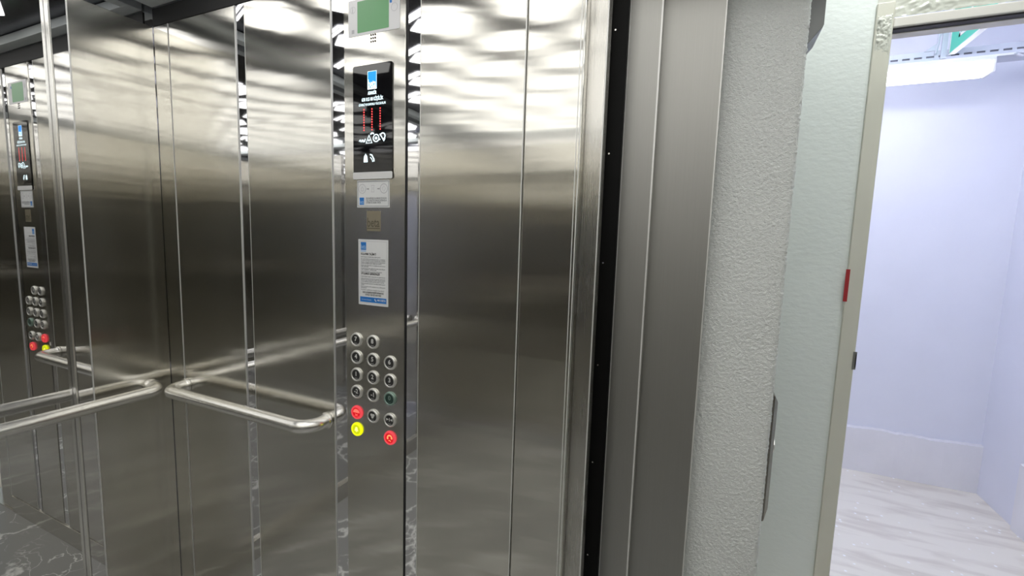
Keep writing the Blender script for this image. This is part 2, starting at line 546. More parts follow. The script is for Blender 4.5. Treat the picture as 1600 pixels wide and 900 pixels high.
b = B()
y0, y1 = Y0 - mm(.4), Y0
# row of small symbols
stroke(b, [(-.918, .256), (-.914, .260), (-.911, .254), (-.908, .260), (-.905, .254)], .003, y0, y1)
stroke(b, [(-.904, .260), (-.902, .254), (-.898, .255), (-.896, .262)], .003, y0, y1)
stroke(b, [(-.893, .250), (-.883, .271), (-.873, .250)], .003, y0, y1, True)
disc(b, -.883, .257, .003, y0, y1, 12)
stroke(b, [(-.878, .273), (-.872, .276), (-.866, .274)], .004, y0, y1)
stroke(b, ring(-.8585, .262, .0095, 20), .0028, y0, y1, True); disc(b, -.8585, .262, .004, y0, y1, 14)
stroke(b, [(-.851, .257), (-.844, .258)], .003, y0, y1)
stroke(b, ring(-.836, .266, .008, 14, 2.6, -1.2, False), .003, y0, y1)
stroke(b, [(-.846, .272), (-.838, .262), (-.832, .253), (-.828, .260)], .003, y0, y1)
sub('symbol_row', b, M['led_white'], disp)
b = B()
prism(b, [(-.902, .199), (-.888, .199), (-.8885, .206), (-.8895, .215), (-.893, .219), (-.895, .222), (-.897, .219), (-.9005, .215), (-.9015, .206)], y0, y1)
stroke(b, [(-.880, .219), (-.874, .218), (-.866, .206), (-.866, .200)], .0035, y0, y1)
stroke(b, [(-.879, .212), (-.873, .206), (-.870, .199)], .002, y0, y1)
sub('alarm_symbol', b, M['led_white'], disp)

# buttons
COLX = (-.9335, -.8725, -.811)
RB = .0195
glyphs = []


def bell(bm, cx, cz, s, y0, y1):
    prism(bm, [(cx - s, cz - s * .7), (cx + s, cz - s * .7), (cx + s * .65, cz - s * .2), (cx + s * .55, cz + s * .5), (cx + s * .2, cz + s * .9), (cx - s * .2, cz + s * .9), (cx - s * .55, cz + s * .5), (cx - s * .65, cz - s * .2)], y0, y1)
    disc(bm, cx, cz - s * .95, s * .22, y0, y1, 10)


def braille(bm, cx, cz, y0, y1, n=5):
    for i in range(n):
        disc(bm, cx - .0055 + .0028 * (i % 5), cz - .0118 + .002 * (i % 2), .0009, y0, y1, 6)


def button(cx, cz, kind):
    H = 6.0
    rm, fm, gm = M['ringsteel'], M['btn_face'], M['btn_glyph']
    label = None
    if kind == 'fire':
        rm, fm, gm = M['btn_redring'], M['btn_red'], M['btn_redglyph']; label = 'lit red button with a helmet-shaped symbol'
    elif kind == 'phone':
        rm, fm, gm = M['btn_redring'], M['btn_red'], M['btn_orange']; label = 'lit red button with a telephone receiver'
    elif kind == 'bell':
        rm, fm, gm = M['btn_yring'], M['btn_yellow'], M['btn_yglyph']; label = 'glowing yellow button with a bell'
    elif kind == '0':
        rm, fm, gm = M['btn_green'], M['btn_greenface'], M['btn_green']; label = 'dull green ground floor button'
    b = B()
    lathe_y(b, cx, cz, [(RB + .0012, F0), (RB + .0012, F0 - mm(1.2)), (RB, F0 - mm(1.6)), (RB, F0 - mm(H - 1)), (RB - .0012, F0 - mm(H)), (RB - .0038, F0 - mm(H)), (RB - .0046, F0 - mm(H - .8)), (RB - .0046, F0 - mm(3))], 36)
    r = obj('button', b, rm, cp, 40)
    if label:
        r['label'] = label
    yf = F0 - mm(4.2)
    b = B(); lathe_y(b, cx, cz, [(RB - .0046, yf + mm(1)), (RB - .0046, yf), (0, yf)], 32); obj('button_cap', b, fm, r, 30)
    b = B(); y0, y1 = yf - mm(.5), yf
    if kind in '0123456789' or kind in ('-1', '-2'):
        text(b, kind, cx, cz - .0035, .0185, yf, 'CENTER', bold=.03, th=.4)
        braille(b, cx, cz, y0, y1)
    elif kind == 'fire':
        prism(b, [(cx - .0125, cz + .000), (cx + .0125, cz + .000), (cx + .009, cz + .0075), (cx + .003, cz + .0105), (cx - .004, cz + .0105), (cx - .009, cz + .0075)], y0, y1)
        braille(b, cx + .001, cz + .001, y0, y1, 5); stroke(b, [(cx - .004, cz - .004), (cx, cz - .008), (cx + .005, cz - .004)], .0016, y0, y1)
    elif kind == 'fan':
        for k in range(3):
            a = 2 * math.pi * k / 3 + .5
            disc(b, cx + .0042 * math.cos(a), cz + .002 + .0042 * math.sin(a), .0042, y0, y1, 14)
        braille(b, cx, cz - .0005, y0, y1)
    elif kind == 'close':
        for s in (-1, 1):
            prism(b, [(cx + s * .011, cz + .006), (cx + s * .011, cz - .002), (cx + s * .0022, cz + .002)], y0, y1)
        prism(b, [(cx - .001, cz - .003), (cx + .001, cz - .003), (cx + .001, cz + .007), (cx - .001, cz + .007)], y0, y1)
        braille(b, cx, cz, y0, y1)
    elif kind == 'phone':
        stroke(b, ring(cx + .001, cz + .001, .0075, 10, math.radians(10), math.radians(190), False), .0042, y0, y1)
        disc(b, cx - .0062, cz - .001, .003, y0, y1, 12); disc(b, cx + .0082, cz + .001, .003, y0, y1, 12)
        stroke(b, [(cx - .003, cz - .008), (cx + .001, cz - .006), (cx + .005, cz - .009)], .0018, y0, y1)
    elif kind == 'bell':
        bell(b, cx, cz + .001, .0075, y0, y1)
    obj('numeral' if kind.lstrip('-').isdigit() else 'symbol', b, gm, r)


rows_ = [-.3065, -.359, -.4115, -.464]
for (row_, names) in zip(rows_, (('7', '8', None), ('4', '5', '6'), ('1', '2', '3'), ('-2', '-1', '0'))):
    for cx, k in zip(COLX, names):
        if k:
            button(cx, row_, k)
for cx, k in zip(COLX, ('fire', 'fan', 'close')):
    button(cx, -.5275, k)
button(COLX[0], -.580, 'bell'); button(COLX[2], -.581, 'phone')


# ------------------------------------------------------------------ stickers on the panel
def sticker(name, x0, x1, z0, z1, m, label, cat, th=.5, r=.001):
    b = B(); prism(b, rrect(x0, x1, z0, z1, r, 3), F0 - mm(th), F0 - mm(.02))
    return tag(obj(name, b, m), label, cat)


# pictogram sticker under the display
st = sticker('pictogram_sticker', -.929, -.815, .0755, .1505, M['paper'], 'small white pictogram sticker right under the black display', 'sticker')
yt = F0 - mm(.5); y0, y1 = yt - mm(.25), yt
b = B(); frame_line(b, -.9265, -.8175, .0785, .1475, .0014, y0, y1); sub('border_line', b, M['greyink'], st)
b = B()
stroke(b, ring(-.910, .127, .0125, 24), .0012, y0, y1, True); stroke(b, [(-.914, .121), (-.9135, .128), (-.910, .133), (-.9065, .128), (-.906, .121)], .0012, y0, y1, True)
stroke(b, [(-.878, .136), (-.867, .136), (-.8695, .130), (-.8695, .125), (-.867, .118), (-.878, .118), (-.8755, .125), (-.8755, .130)], .0012, y0, y1, True)
stroke(b, ring(-.834, .127, .0125, 24), .0016, y0, y1, True); stroke(b, [(-.834, .119), (-.840, .127), (-.834, .134), (-.828, .127)], .001, y0, y1, True)
sub('pictograms', b, M['paleink'], st)
b = B()
for cx in (-.890, -.8525):
    prism(b, [(cx - .0045, .1255), (cx + .001, .1255), (cx + .001, .124), (cx + .0045, .1265), (cx + .001, .129), (cx + .001, .1275), (cx - .0045, .1275)], y0, y1)
text(b, 'BU KABİNDE ALARM BUTONUNA', -.896, .0985, .0068, yt, width=.072, bold=.02)
text(b, 'ÜÇ SANİYE BASILDIĞINDA', -.896, .0925, .0068, yt, width=.072, bold=.02)
text(b, 'OTOMATİK ARAMA YAPILIR', -.896, .0865, .0068, yt, width=.052, bold=.02)
sub('printed_text', b, M['greyink'], st)
b = B(); prism(b, [(-.920, .083), (-.904, .083), (-.904, .103), (-.920, .103)], y0, y1); lg = sub('logo', b, M['blue'], st)
b = B(); text(b, 'beta', -.912, .086, .015, y0, 'CENTER', width=.0145, bold=.02, th=.15); sub('logo_lettering', b, M['lightblue'], lg)

# small champagne logo plate
st = sticker('logo_plate', -.8945, -.846, .010, .066, M['bronze'], 'small champagne coloured square logo plate between two white stickers', 'plate', .9, .002)
b = B(); text(b, 'beta', -.8703, .022, .036, F0 - mm(.9), 'CENTER', width=.043, bold=.015, th=.2)
prism(b, [(-.893, .0165), (-.8475, .0165), (-.8475, .019), (-.893, .019)], F0 - mm(1.1), F0 - mm(.9)); sub('etched_lettering', b, M['bronze_dark'], st)

# tall notice
nx0, nx1, nz0, nz1 = -.9255, -.8195, -.2005, -.0135
st = sticker('notice', nx0, nx1, nz0, nz1, M['paper'], 'tall white printed notice with blue footer above the buttons', 'notice')
b = B(); frame_line(b, nx0 + .004, nx1 - .004, nz0 + .005, nz1 - .005, .0008, y0, y1); sub('border_line', b, M['paleink'], st)
b = B(); prism(b, [(nx0 + .009, -.0435), (nx0 + .0285, -.0435), (nx0 + .0285, -.0215), (nx0 + .009, -.0215)], y0, y1); lg = sub('logo', b, M['blue'], st)
b = B(); text(b, 'beta', nx0 + .0187, -.040, .018, y0, 'CENTER', width=.0175, bold=.02, th=.15)
prism(b, [(nx0 + .009, -.048), (nx0 + .0285, -.048), (nx0 + .0285, -.0455), (nx0 + .009, -.0455)], y0, y1); sub('logo_lettering', b, M['lightblue'], lg)
b = B()
text(b, 'KULLANMA TALİMATI', nx0 + .0095, -.0575, .0085, yt, width=.054, bold=.03)
sub('heading', b, M['ink'], st); b = B()
text(b, 'UYULMASI GEREKENLER', nx0 + .0095, -.1135, .0085, yt, width=.068, bold=.03)
sub('heading', b, M['ink'], st); b = B()
text(b, 'ARIZA DURUMUNDA PANİĞE KAPILMAYINIZ', nx0 + .053, -.1665, .007, yt, 'CENTER', width=.076, bold=.02)
text(b, 'YETKİLİ SERVİSİ ARAYINIZ', nx0 + .053, -.1735, .007, yt, 'CENTER', width=.058, bold=.02)
sub('closing_lines', b, M['ink'], st)
b = B()
lines = [(-.0645, .070, 'Kabine binmeden önce kabinin katta olduğunu görünüz'), (-.0705, .087, 'Kabin içinde belirtilen kişi sayısından fazla binmeyiniz ve yük taşımayınız'), (-.0745, .087, 'Çocukların tek başına asansöre binmesine izin vermeyiniz'),
         (-.0790, .087, 'Yangın ve deprem sırasında asansörü kullanmayınız'), (-.0830, .074, 'Gitmek istediğiniz katın düğmesine basınız'), (-.0885, .087, 'Kapılar açılıp kapanırken el ve ayaklarınızı uzak tutunuz'), (-.0922, .027, 'uzak durunuz'),
         (-.0975, .087, 'Asansörde kalırsanız alarm düğmesine basarak yardım bekleyiniz'), (-.1012, .056, 've sakin olunuz'), (-.1063, .075, 'Kapıyı zorlamayınız ve açmaya çalışmayınız'),
         (-.1205, .087, 'Kabin içinde sigara içmeyiniz ve zıplamayınız'), (-.1265, .087, 'Kabin aydınlatması yanmıyorsa asansöre binmeyiniz'), (-.1305, .087, 'Kapıları açık tutmak için cisim sıkıştırmayınız'), (-.1350, .083, 'Arıza halinde yetkili servise haber veriniz'),
         (-.1405, .087, 'Bakım sırasında asansörü kesinlikle kullanmayınız'), (-.1440, .012, 'yasak'), (-.1492, .087, 'Kabin zeminini temiz tutunuz ve su dökmeyiniz'), (-.1530, .020, 'lütfen'), (-.1585, .083, 'Kurallara uyulmasını önemle rica ederiz')]
for z, w, s in lines:
    text(b, s, nx0 + .0095, z, .0052, yt, width=w, bold=.012)
sub('printed_text', b, M['greyink'], st)
b = B(); prism(b, [(nx0 + .006, -.1925), (nx1 - .006, -.1925), (nx1 - .006, -.1775), (nx0 + .006, -.1775)], y0, y1); ft = sub('footer', b, M['blue'], st)
b = B(); stroke(b, [(-.866, -.181), (-.8655, -.185), (-.861, -.188)], .0025, y0 - mm(.1), y0); text(b, '444 0 BETA', -.858, -.187, .008, y0, width=.030, bold=.02, th=.1); text(b, 'www.beta', -.914, -.1865, .0045, y0, width=.035, th=.1)
sub('footer_text', b, M['paper'], ft)

# green label at the top of the panel
st = sticker('green_label', -.956, -.7825, .5352, .629, M['silverlabel'], 'silver label with a large green field above the loudspeaker holes', 'label', .8, .002)
yl = F0 - mm(.8)
b = B(); prism(b, rrect(-.9238, -.8178, .5422, .6225, .001, 2), yl - mm(.4), yl); sub('green_field', b, M['green'], st)
b = B(); text(b, 'i', -.942, .597, .020, yl, bold=.02); stroke(b, ring(-.9395, .604, .0085, 18), .001, yl - mm(.2), yl, True); sub('faint_symbol', b, M['paleink'], st)
b = B(); prism(b, [(-.944, .543), (-.935, .543), (-.935, .553), (-.944, .553)], yl - mm(.2), yl); sub('faint_symbol', b, M['paleink'], st)
b = B(); stroke(b, ring(-.800, .590, .010, 20), .001, yl - mm(.2), yl, True); sub('faint_symbol', b, M['paleink'], st)
b = B(); prism(b, [(-.8150, .602), (-.808, .602), (-.808, .612), (-.8150, .612)], yl - mm(.3), yl); sub('blue_mark', b, M['blue'], st)

# ------------------------------------------------------------------ car doors, light curtain, landing doors
DZ = (-FZ + .005, .66)
b = B(); box(b, -.4495, -.2866, 1.006, 1.031, *DZ, 3, 4); d1 = struct(obj('door_1', b, M['brushed']))
b = B(); box(b, -.70, -.2443, 1.0345, 1.066, *DZ, 1.5, 2); d2 = struct(obj('door_2', b, M['brushed_door']))
lc = empty('light_curtain', W(-.23, 1.07, -FZ))
tag(lc, 'black vertical light curtain strip between the car door and the landing door', 'sensor strip')
b = B(); box(b, -.275, -.2085, 1.0705, 1.082, *DZ, 1); obj('housing', b, M['shaft_black'], lc)  # black housing also stands in for the dark of the open shaft gap
b = B()
b.free()
for z in (.478, .205, -.05, -.30, -.55, -.8, -1.05, -1.3):
    b = B(); disc(b, -.2370, z, .002, 1.0705 - mm(.3), 1.0705, 10); obj('sensor_lens', b, M['chrome'], lc)
b = B(); box(b, -.2135, -.138, 1.10, 1.120, *DZ, 2.5, 3); d3 = struct(obj('door_3', b, M['landing_steel']))
b = B(); box(b, -.60, -.0085, 1.1225, 1.136, *DZ, 1.5, 2); d4 = struct(obj('door_4', b, M['landing_steel']))
for par, xs in ((d1, ((-.2988, -.2965, 1.0056), (-.2920, -.2895, 1.0056))), (d2, ((-.2478, -.2448, 1.0341),)), (d3, ((-.2130, -.2098, 1.0996), (-.1425, -.1385, 1.0996))), (d4, ((-.0115, -.0088, 1.1221),))):
    for x0, x1, y in xs:
        b = B(); box(b, x0, x1, y, y + .003, *DZ, .4); obj('edge_glint_strip', b, M['edge'], par)  # pale strips put the edge highlights on the doors
b = B(); box(b, -.75, .85, 1.0005, 1.0695, -FZ - .03, -FZ + .003); struct(obj('trim_2', b, M['satin']))
b = B(); box(b, -.7, .85, 1.055, 1.155, .664, 1.35); struct(obj('trim_3', b, M['cove']))
# dark shaft pocket into which the doors slide
b = B(); box(b, -.78, -.765, 1.031, 1.16, -FZ, 1.35); struct(obj('wall_shaft', b, M['cove']))

# ------------------------------------------------------------------ plaster pier at the landing opening
PX, PY0, PY1 = .146, 1.16, 1.36
PX = .1315 * PY0
plan = []
nf = 120
for i in range(nf + 1):
    plan.append((-.10 + (PX - .012 + .10) * i / nf, PY0, 0, -1))
for i in range(1, 7):
    t = math.radians(90 * i / 6)
    plan.append((PX - .012 + .012 * math.sin(t), PY0 + .012 - .012 * math.cos(t), math.sin(t), -math.cos(t)))
for i in range(1, 22):
    plan.append((PX, PY0 + .012 + (PY1 - PY0 - .012) * i / 21, 1, 0))
nz = 1050
b = B()
grid = []
for j in range(nz + 1):
    z = -FZ + (1.35 + FZ) * j / nz
    rowv = []
    for (x, y, nx_, ny_) in plan:
        p = W(x, y, z)
        q = Vector((p.x * 185 + p.y * 130, p.y * 130, p.z * 310))
        h = noise.noise(q) + .55 * noise.noise(q * 1.9 + Vector((7, 3, 1)))
        lo_ = noise.noise(Vector((p.x * 7, p.y * 7, p.z * 4)))
        d = (.0023 + .0006 * lo_) * h
        if x < -.02:
            d *= 0.3
        rowv.append(b.verts.new(p + d * Vector((nx_, ny_, 0))))
    grid.append(rowv)
for r0, r1 in zip(grid, grid[1:]):
    for k in range(len(plan) - 1):
        b.faces.new((r0[k], r0[k + 1], r1[k + 1], r1[k]))
for r0, r1 in ((grid[0], grid[-1]),):
    # plain back faces close the pier
    c0, c1 = b.verts.new(W(-.10, PY1, -FZ)), b.verts.new(W(-.10, PY1, 1.35))
    b.faces.new((r0[-1], c0, c1, r1[-1])); b.faces.new((c0, r0[0], r1[0], c1))
pier = struct(obj('wall_pier', b, M['pier']))
for p in pier.data.polygons:
    p.use_smooth = True

# call plate and indicator box on the hidden side of the pier
cs = empty('call_plate', W(PX, 1.25, -.51))
tag(cs, 'slim upright steel call plate at the edge of the rough white pier', 'call plate')


def side_prism(bm, pts, z0, z1):
    flat(bm, pts, z0, z1)


def bev_plate(bm, x0, x1, y0, y1, z0, z1, c):
    """plate on a wall facing +x with chamfered rim"""
    A = [W(x0, y, z) for y, z in ((y0, z0), (y1, z0), (y1, z1), (y0, z1))]
    A2 = [W(x0 + (x1 - x0) * .45, y, z) for y, z in ((y0, z0), (y1, z0), (y1, z1), (y0, z1))]
    T = [W(x1, y, z) for y, z in ((y0 + c * .4, z0 + c), (y1 - c * .4, z0 + c), (y1 - c * .4, z1 - c * .6), (y0 + c * .4, z1 - c * .6))]
    vs = [[bm.verts.new(v) for v in L] for L in (A, A2, T)]
    bm.faces.new(vs[0]); bm.faces.new(vs[2])
    for u, v in zip(vs, vs[1:]):
        for i in range(4):
            bm.faces.new((u[i], u[(i + 1) % 4], v[(i + 1) % 4], v[i]))


b = B(); bev_plate(b, PX + .0005, PX + .0165, 1.20, 1.31, -.668, -.350, .03)
bmesh.ops.bevel(b, geom=list(b.edges), offset=.0012, segments=2, affect='EDGES')
obj('cover', b, M['plate_steel'], cs)
b = B(); lathe = ring(0, 0, 1, 20)
rows2 = [[b.verts.new(W(PX + h, 1.255 + r * c, -.49 + r * s)) for c, s in lathe] for r, h in ((.019, .0155), (.019, .0215), (.016, .0225))]
for u, v in zip(rows2, rows2[1:]):
    for k in range(20):
        b.faces.new((u[k], u[(k + 1) % 20], v[(k + 1) % 20], v[k]))
b.faces.new(rows2[-1])
obj('call_button', b, M['chrome'], cs)

ib = empty('indicator_box', W(PX, 1.25, .55))
tag(ib, 'grey metal box with chamfered lower end at the top of the plaster pier', 'box')
b = B()
pts = [(0, .437), (0, .70), (.029, .70), (.029, .474)]
a = [b.verts.new(W(PX + .0005 + h, 1.19, z)) for h, z in pts]; c = [b.verts.new(W(PX + .0005 + h, 1.31, z)) for h, z in pts]
b.faces.new(a); b.faces.new(c)
for i in range(4):
    b.faces.new((a[i], a[(i + 1) % 4], c[(i + 1) % 4], c[i]))
bmesh.ops.bevel(b, geom=list(b.edges), offset=.0015, segments=2, affect='EDGES')
obj('housing', b, M['box_grey'], ib)
b = B(); box(b, PX + .0295, PX + .0305, 1.205, 1.295, .50, .68, 0); obj('indicator_window', b, M['glass'], ib)

# ------------------------------------------------------------------ landing: wall with door frame
LY = 1.85
LT = 1.35
K = 1.85 / 1.607
FX0, FX1 = .366 * K, .4055 * K
HZ = .602 * K
RX = 1.45
HT = .675 * K
b = B()
box(b, -.80, FX0, LY, LY + .07, -FZ, LT)
box(b, FX0, RX + .04, LY, LY + .07, HT, LT)
box(b, RX + .04, 1.75, LY, LY + .07, -FZ, LT)
struct(obj('wall_landing', b, M['landing_wall']))
b = B(); box(b, -.86, -.80, 1.165, LY + .07, -FZ, LT); struct(obj('wall_landing_end', b, M['landing_wall']))
b = B(); box(b, 1.75, 1.80, 1.0, LY + .07, -FZ, LT); struct(obj('wall_landing_right', b, M['landing_wall']))
b = B(); box(b, -.86, 1.80, 1.03, LY + .07, LT, LT + .03); struct(obj('ceiling_landing', b, M['hall_wall']))
b = B(); box(b, .82, 1.80, 1.165, 1.30, -FZ, LT); struct(obj('wall_landing_return', b, M['landing_wall']))
b = B(); box(b, -.80, 1.80, 1.0701, LY + .07, -FZ - .03, -FZ); struct(obj('floor_landing', b, M['hall_floor']))

# door frame: painted jambs and head, lumps of paint at the corner
df = empty('trim_4', W(FX1, LY, -FZ)); struct(df)
b = B(); box(b, FX0 - .001, FX1, LY - .010, LY + .07, -FZ, HT, 2.5, 3); obj('jamb', b, M['frame'], df)
b = B(); box(b, RX, RX + .042, LY - .010, LY + .07, -FZ, HT, 2.5, 3); obj('jamb', b, M['frame'], df)
b = B(); box(b, FX1, RX, LY - .010, LY + .07, HZ + .004, .632 * K, 4, 3); obj('head', b, M['head'], df)
b = B(); box(b, FX1, RX, LY - .003, LY + .026, HZ - .001, HZ + .006, 0); obj('gasket', b, M['gasket'], df)
b = B(); box(b, FX1, RX, LY + .027, LY + .07, HZ - .003, HZ + .006, 1); obj('stop', b, M['head'], df)
# paint build-up: a lumpy skin over the head and the top of the jamb
b = B()


def skin(x0, x1, z0, z1, nx_, nz_, y, amp):
    g = []
    for j in range(nz_ + 1):
        rw = []
        for i in range(nx_ + 1):
            x, z = x0 + (x1 - x0) * i / nx_, z0 + (z1 - z0) * j / nz_
            p = W(x, y, z)
            e = min(1, 6 * min(i / nx_, 1 - i / nx_), 1.4 * (j / nz_) ** 1.5 + (.5 if nz_ < 60 else 0), 9 * (1 - j / nz_))
            h = abs(noise.noise(p * 70)) + .6 * abs(noise.noise(p * 150)) + .4 * noise.noise(p * 30)
            rw.append(b.verts.new(p + Vector((0, -amp * e * (.35 + h), 0))))
        g.append(rw)
    for r0, r1 in zip(g, g[1:]):
        for k in range(nx_):
            b.faces.new((r0[k], r0[k + 1], r1[k + 1], r1[k]))


skin(FX0 + .001, FX1 - .002, .49 * K, .645 * K, 30, 90, LY - .0085, .008)
skin(FX0 + .001, RX, .634 * K, .76 * K, 240, 44, LY - .001, .010)
lump = obj('paint_lumps', b, M['lump'], df)
for p in lump.data.polygons:
    p.use_smooth = True
b = B(); box(b, FX1 - .006, FX1 + .0045, LY - .0125, LY - .0103, -.352 * K, -.298 * K, .4); box(b, FX1 + .0005, FX1 + .0045, LY - .0125, LY + .02, -.346 * K, -.304 * K, .4); obj('strike_plate', b, M['zinc'], df)

b = B()
pts = [(.3605 * K, -.152 * K), (.3705 * K, -.152 * K), (.3705 * K, -.057 * K), (.3605 * K, -.057 * K)]
prism(b, pts, LY - .0125, LY - .0112)
tag(obj('red_sticker', b, M['red']), 'small dark red upright sticker on the edge of the beige door frame', 'sticker')

# ------------------------------------------------------------------ stair hall beyond the door
HY, HX, HC = 3.76, 1.664, 1.62
b = B(); box(b, -.90, HX + .06, LY + .0701, HY + .05, -FZ - .03, -FZ - .0005); struct(obj('floor_hall', b, M['hall_floor']))
b = B(); box(b, -.90, HX + .06, HY, HY + .05, -FZ, HC); struct(obj('wall_back', b, M['hall_wall']))
b = B(); box(b, HX, HX + .06, LY + .0701, HY, -FZ, HC); struct(obj('wall_hall_right', b, M['hall_wall']))
b = B(); box(b, -.90, -.85, LY + .0701, HY, -FZ, HC); struct(obj('wall_hall_left', b, M['hall_wall']))
b = B(); box(b, -.90, HX + .06, LY, HY + .05, HC, HC + .04); struct(obj('ceiling_hall', b, M['hall_wall']))
b = B(); box(b, -.90, HX + .06, LY + .072, LY + .09, HT + .005, HC); struct(obj('wall_hall_front', b, M['hall_wall']))


def rough_box(x0, x1, y0, y1, z0, z1, face, n, m_, amp):
    """plinth strip with an uneven hand-made top edge and face"""
    bm = B()
    front, top, back = [], [], []
    for i in range(n + 1):
        t = i / n
        if face == 'y':
            p = Vector((x0 + (x1 - x0) * t, y0, 0)); q = Vector((p.x, y1, 0))
        else:
            p = Vector((x0, y0 + (y1 - y0) * t, 0)); q = Vector((x1, p.y, 0))
        k = noise.noise(Vector((p.x * 9, p.y * 9, 2))) * amp + noise.noise(Vector((p.x * 31, p.y * 31, 5))) * amp * .5
        front.append([bm.verts.new(W(p.x + (k * .4 if face == 'x' else 0), p.y + (k * .4 if face == 'y' else 0), z0 + (z1 - z0 + k) * j / m_)) for j in range(m_ + 1)])
        back.append(bm.verts.new(W(q.x, q.y, z1 + k + .006)))
    for i in range(n):
        for j in range(m_):
            bm.faces.new((front[i][j], front[i + 1][j], front[i + 1][j + 1], front[i][j + 1]))
        bm.faces.new((front[i][-1], front[i + 1][-1], back[i + 1], back[i]))
    return bm


struct(obj('baseboard_back', rough_box(-.85, HX, HY - .030, HY - .0005, -FZ, -1.225, 'y', 160, 5, .012), M['plinth']))
struct(obj('baseboard_right', rough_box(HX - .020, HX - .0005, LY + .1, 3.33, -FZ, -1.15, 'x', 90, 5, .012), M['plinth']))

# strip light under the cable tray
tl = empty('strip_light', W(.6, 3.3, 1.02))
tag(tl, 'bright white strip light hanging below the perforated cable tray', 'ceiling light')
b = B(); box(b, .02, 1.275, 3.25, 3.35, .985, 1.024, 0, 3); obj('body', b, M['tube_body'], tl, 40)
b = B(); box(b, .03, 1.262, 3.245, 3.355, .945, 1.012, 14, 4); obj('diffuser', b, M['tube'], tl, 40)
b = B(); box(b, 1.260, 1.277, 3.243, 3.357, .943, 1.016, 8, 3); obj('end_cap', b, M['tube_body'], tl, 40)

for xx in (.2, .7):
    b = B(); box(b, xx - .015, xx + .015, 3.27, 3.43, 1.0241, 1.0275); sweep(b, [(xx, 3.42, 1.0275), (xx, 3.42, HC)], .004, 8); obj('bracket', b, M['tray'], tl)

# added strip light, unseen above the frame, to even out the hall light
tl2 = empty('strip_light', W(.5, LY + .09, 1.05))
tag(tl2, 'added unseen strip light brightening the hall from above the door head', 'ceiling light')
b = B(); box(b, -.1, 1.3, LY + .0905, LY + .12, 1.00, 1.10, 0, 2); obj('body', b, M['tube_body'], tl2)
for xx in (.1, 1.1):
    b = B(); sweep(b, [(xx, LY + .105, 1.10), (xx, LY + .105, HC)], .004, 8); obj('bracket', b, M['tray'], tl2)
b = B(); box(b, -.08, 1.28, LY + .1205, LY + .18, .99, 1.11, 10, 3); obj('diffuser', b, M['tube_added'], tl2)

ct = empty('cable_tray', W(.5, 3.35, 1.06))
tag(ct, 'long perforated grey metal cable tray across the hall', 'cable tray')
b = B()
ty, tz0, tz1 = 3.26, 1.036, 1.086
box(b, -.85, HX - .001, ty, ty + .005, tz0, 1.050); box(b, -.85, HX - .001, ty, ty + .005, 1.060, tz1)
x = -.85
while x < HX - .03:
    box(b, x, x + .018, ty, ty + .005, 1.0501, 1.0599)
    x += .052
box(b, -.85, HX - .001, ty + .006, ty + .14, tz0, tz0 + .005)
box(b, -.85, HX - .001, ty + .141, ty + .146, tz0, tz1)
obj('channel', b, M['tray'], ct)
b = B(); box(b, -.85, HX - .002, ty + .0065, ty + .05, tz0 + .006, tz1 - .012, 3); obj('slot_shade_box', b, M['slot_shade'], ct)  # dark filler box that gives the slots their shade
b = B(); box(b, -.85, 1.50, ty - .006, ty - .0005, tz0 - .012, tz0 - .001, 1); obj('lower_lip', b, M['white'], ct)
# hangers up to the hall ceiling
for hx_ in (1.030, .25):
    b = B()
    sweep(b, [(hx_ - .006, ty - .005, tz1 - .02), (hx_, ty - .006, 1.12), (hx_ + .003, ty - .004, 1.19), (hx_ + .01, ty, 1.35), (hx_ + .01, ty, HC)], .006, 10)
    prism(b, [(hx_ - .055, tz1 - .002), (hx_ - .005, tz1 - .002), (hx_ - .005, tz1 + .035)], ty - .008, ty - .0005)
    sweep(b, [(hx_ - .002, ty - .006, tz1 + .055), (hx_ + .02, ty - .004, 1.20), (hx_ + .06, ty, 1.30)], .005, 8)
    obj('hanger', b, M['tray'], ct)
b = B(); box(b, 1.046, 1.070, ty - .008, ty - .0005, tz0 + .002, 1.20, 1); obj('upright', b, M['tray'], ct)

cb = B()
for k in range(2):
    pts = []
    for i in range(60):
        x = 1.345 + (HX - .004 - 1.345) * i / 59
        a = i * .42 + k * math.pi
        pts.append((x, ty - .014 + .008 * math.cos(a), 1.022 + .009 * math.sin(a)))
    sweep(cb, pts, .0075, 8)
tag(obj('twisted_cable', cb, M['cable'], None, 60), 'pale twisted cable slung under the right end of the cable tray', 'cable')

# exit sign seen from the side, hanging over the tray
es = empty('exit_sign', W(1.08, 3.0, 1.1))
tag(es, 'green hanging exit sign with a white arrow', 'exit sign')
SX, SY1, SY0, SZ0, SZ1 = 1.079, 3.243, 2.80, 1.053, 1.31


def panel_x(bm, x0, x1, y0, y1, z0, z1):
    box(bm, x0, x1, y0, y1, z0, z1, .8, 2)


b = B(); panel_x(b, SX, SX + .012, SY0, SY1, SZ0 + .0065, SZ1); obj('sign_face', b, M['exit_green'], es)
b = B(); panel_x(b, SX - .002, SX + .024, SY0 - .008, SY1 + .008, SZ0, SZ0 + .006); panel_x(b, SX - .002, SX + .02, SY1 + .0005, SY1 + .008, SZ0 + .012, SZ1); panel_x(b, SX - .002, SX + .02, SY0 - .008, SY0 - .0005, SZ0 + .012, SZ1); obj('sign_rim', b, M['white'], es)
b = B()


def tri_x(bm, x, pts):
    a = [bm.verts.new(W(x, y, z)) for y, z in pts]; c = [bm.verts.new(W(x - .002, y, z)) for y, z in pts]
    n = len(pts)
    bm.faces.new(a); bm.faces.new(c)
    for i in range(n):
        bm.faces.new((a[i], a[(i + 1) % n], c[(i + 1) % n], c[i]))


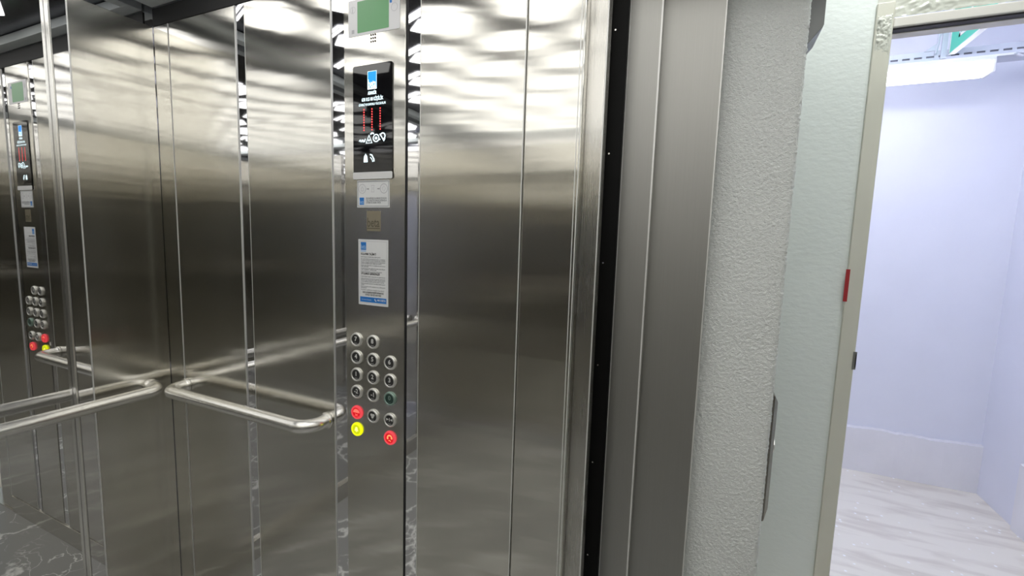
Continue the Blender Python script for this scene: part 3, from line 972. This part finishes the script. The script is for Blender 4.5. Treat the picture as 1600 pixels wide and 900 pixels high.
cy, cz = 3.13, 1.125
for p in ([(cy + .01, cz - .008), (cy - .008, cz + .01), (cy - .13, cz + .10), (cy - .115, cz + .115)],
          [(cy + .02, cz - .02), (cy + .02, cz + .06), (cy + .005, cz + .06), (cy + .005, cz - .02)],
          [(cy + .02, cz - .02), (cy - .06, cz - .02), (cy - .06, cz - .005), (cy + .02, cz - .005)]):
    tri_x(b, SX - .0005, p)
obj('arrow', b, M['white'], es)
for yy in (3.18, 2.85):
    b = B(); sweep(b, [(SX + .006, yy, SZ1), (SX + .006, yy, HC)], .004, 8); obj('rod', b, M['tray'], es)

b = B()
sweep(b, [(HX - .001, 3.66, .945), (HX - .02, 3.655, .94), (HX - .035, 3.65, .93), (HX - .045, 3.645, .937), (HX - .05, 3.64, .95)], .006, 8)
tag(obj('wall_hook', b, M['zinc'], None, 60), 'small bent wire hook on the right hall wall', 'hook')

# landing lamp, out of view to the right
ll = empty('ceiling_lamp', W(.50, 1.36, 1.34))
tag(ll, 'round white lamp on the landing ceiling', 'ceiling light')


def lathe_z(bm, cx, cy, prof, n=32):
    rows = [[bm.verts.new(W(cx + r * math.cos(2 * math.pi * k / n), cy + r * math.sin(2 * math.pi * k / n), z)) for k in range(n)] for r, z in prof]
    for u, v in zip(rows, rows[1:]):
        for k in range(n):
            bm.faces.new((u[k], u[(k + 1) % n], v[(k + 1) % n], v[k]))
    bm.faces.new(rows[0]); bm.faces.new(rows[-1])


b = B(); lathe_z(b, .50, 1.36, [(.15, 1.35), (.15, 1.335), (.14, 1.33)]); obj('base', b, M['white'], ll, 40)
b = B(); lathe_z(b, .50, 1.36, [(.135, 1.329), (.13, 1.305), (.09, 1.29)]); obj('diffuser', b, M['landing_lamp'], ll, 40)

# ------------------------------------------------------------------ world, camera, colour
w = bpy.data.worlds.new('World'); bpy.context.scene.world = w
w.use_nodes = True
w.node_tree.nodes['Background'].inputs[0].default_value = (.8, .85, 1, 1)
w.node_tree.nodes['Background'].inputs[1].default_value = .02

cam = bpy.data.cameras.new('camera')
cam.sensor_width = 36; cam.lens = 702 / 1600 * 36
cam.clip_start = .01
co = bpy.data.objects.new('camera', cam); C.objects.link(co)
yaw, pitch, roll = .416, .10834, .0313
from mathutils import Matrix
fwd = Vector((-math.sin(yaw) * math.cos(pitch), math.cos(yaw) * math.cos(pitch), -math.sin(pitch)))
r0 = Vector((math.cos(yaw), math.sin(yaw), 0)); u0 = r0.cross(fwd)
rt = math.cos(roll) * r0 + math.sin(roll) * u0; up = -math.sin(roll) * r0 + math.cos(roll) * u0
mt = Matrix((rt, up, -fwd)).transposed().to_4x4()
mt.translation = W(0, 0, 0)
co.matrix_world = mt
sc = bpy.context.scene
sc.camera = co
sc.view_settings.view_transform = 'Standard'
sc.view_settings.look = 'None'
sc.view_settings.gamma = 1
sc.view_settings.use_curve_mapping = False
sc.view_settings.exposure = 0.12
sc.cycles.use_denoising = True
sc.cycles.max_bounces = 16
sc.cycles.glossy_bounces = 12
sc.cycles.diffuse_bounces = 6
sc.cycles.sample_clamp_indirect = 8
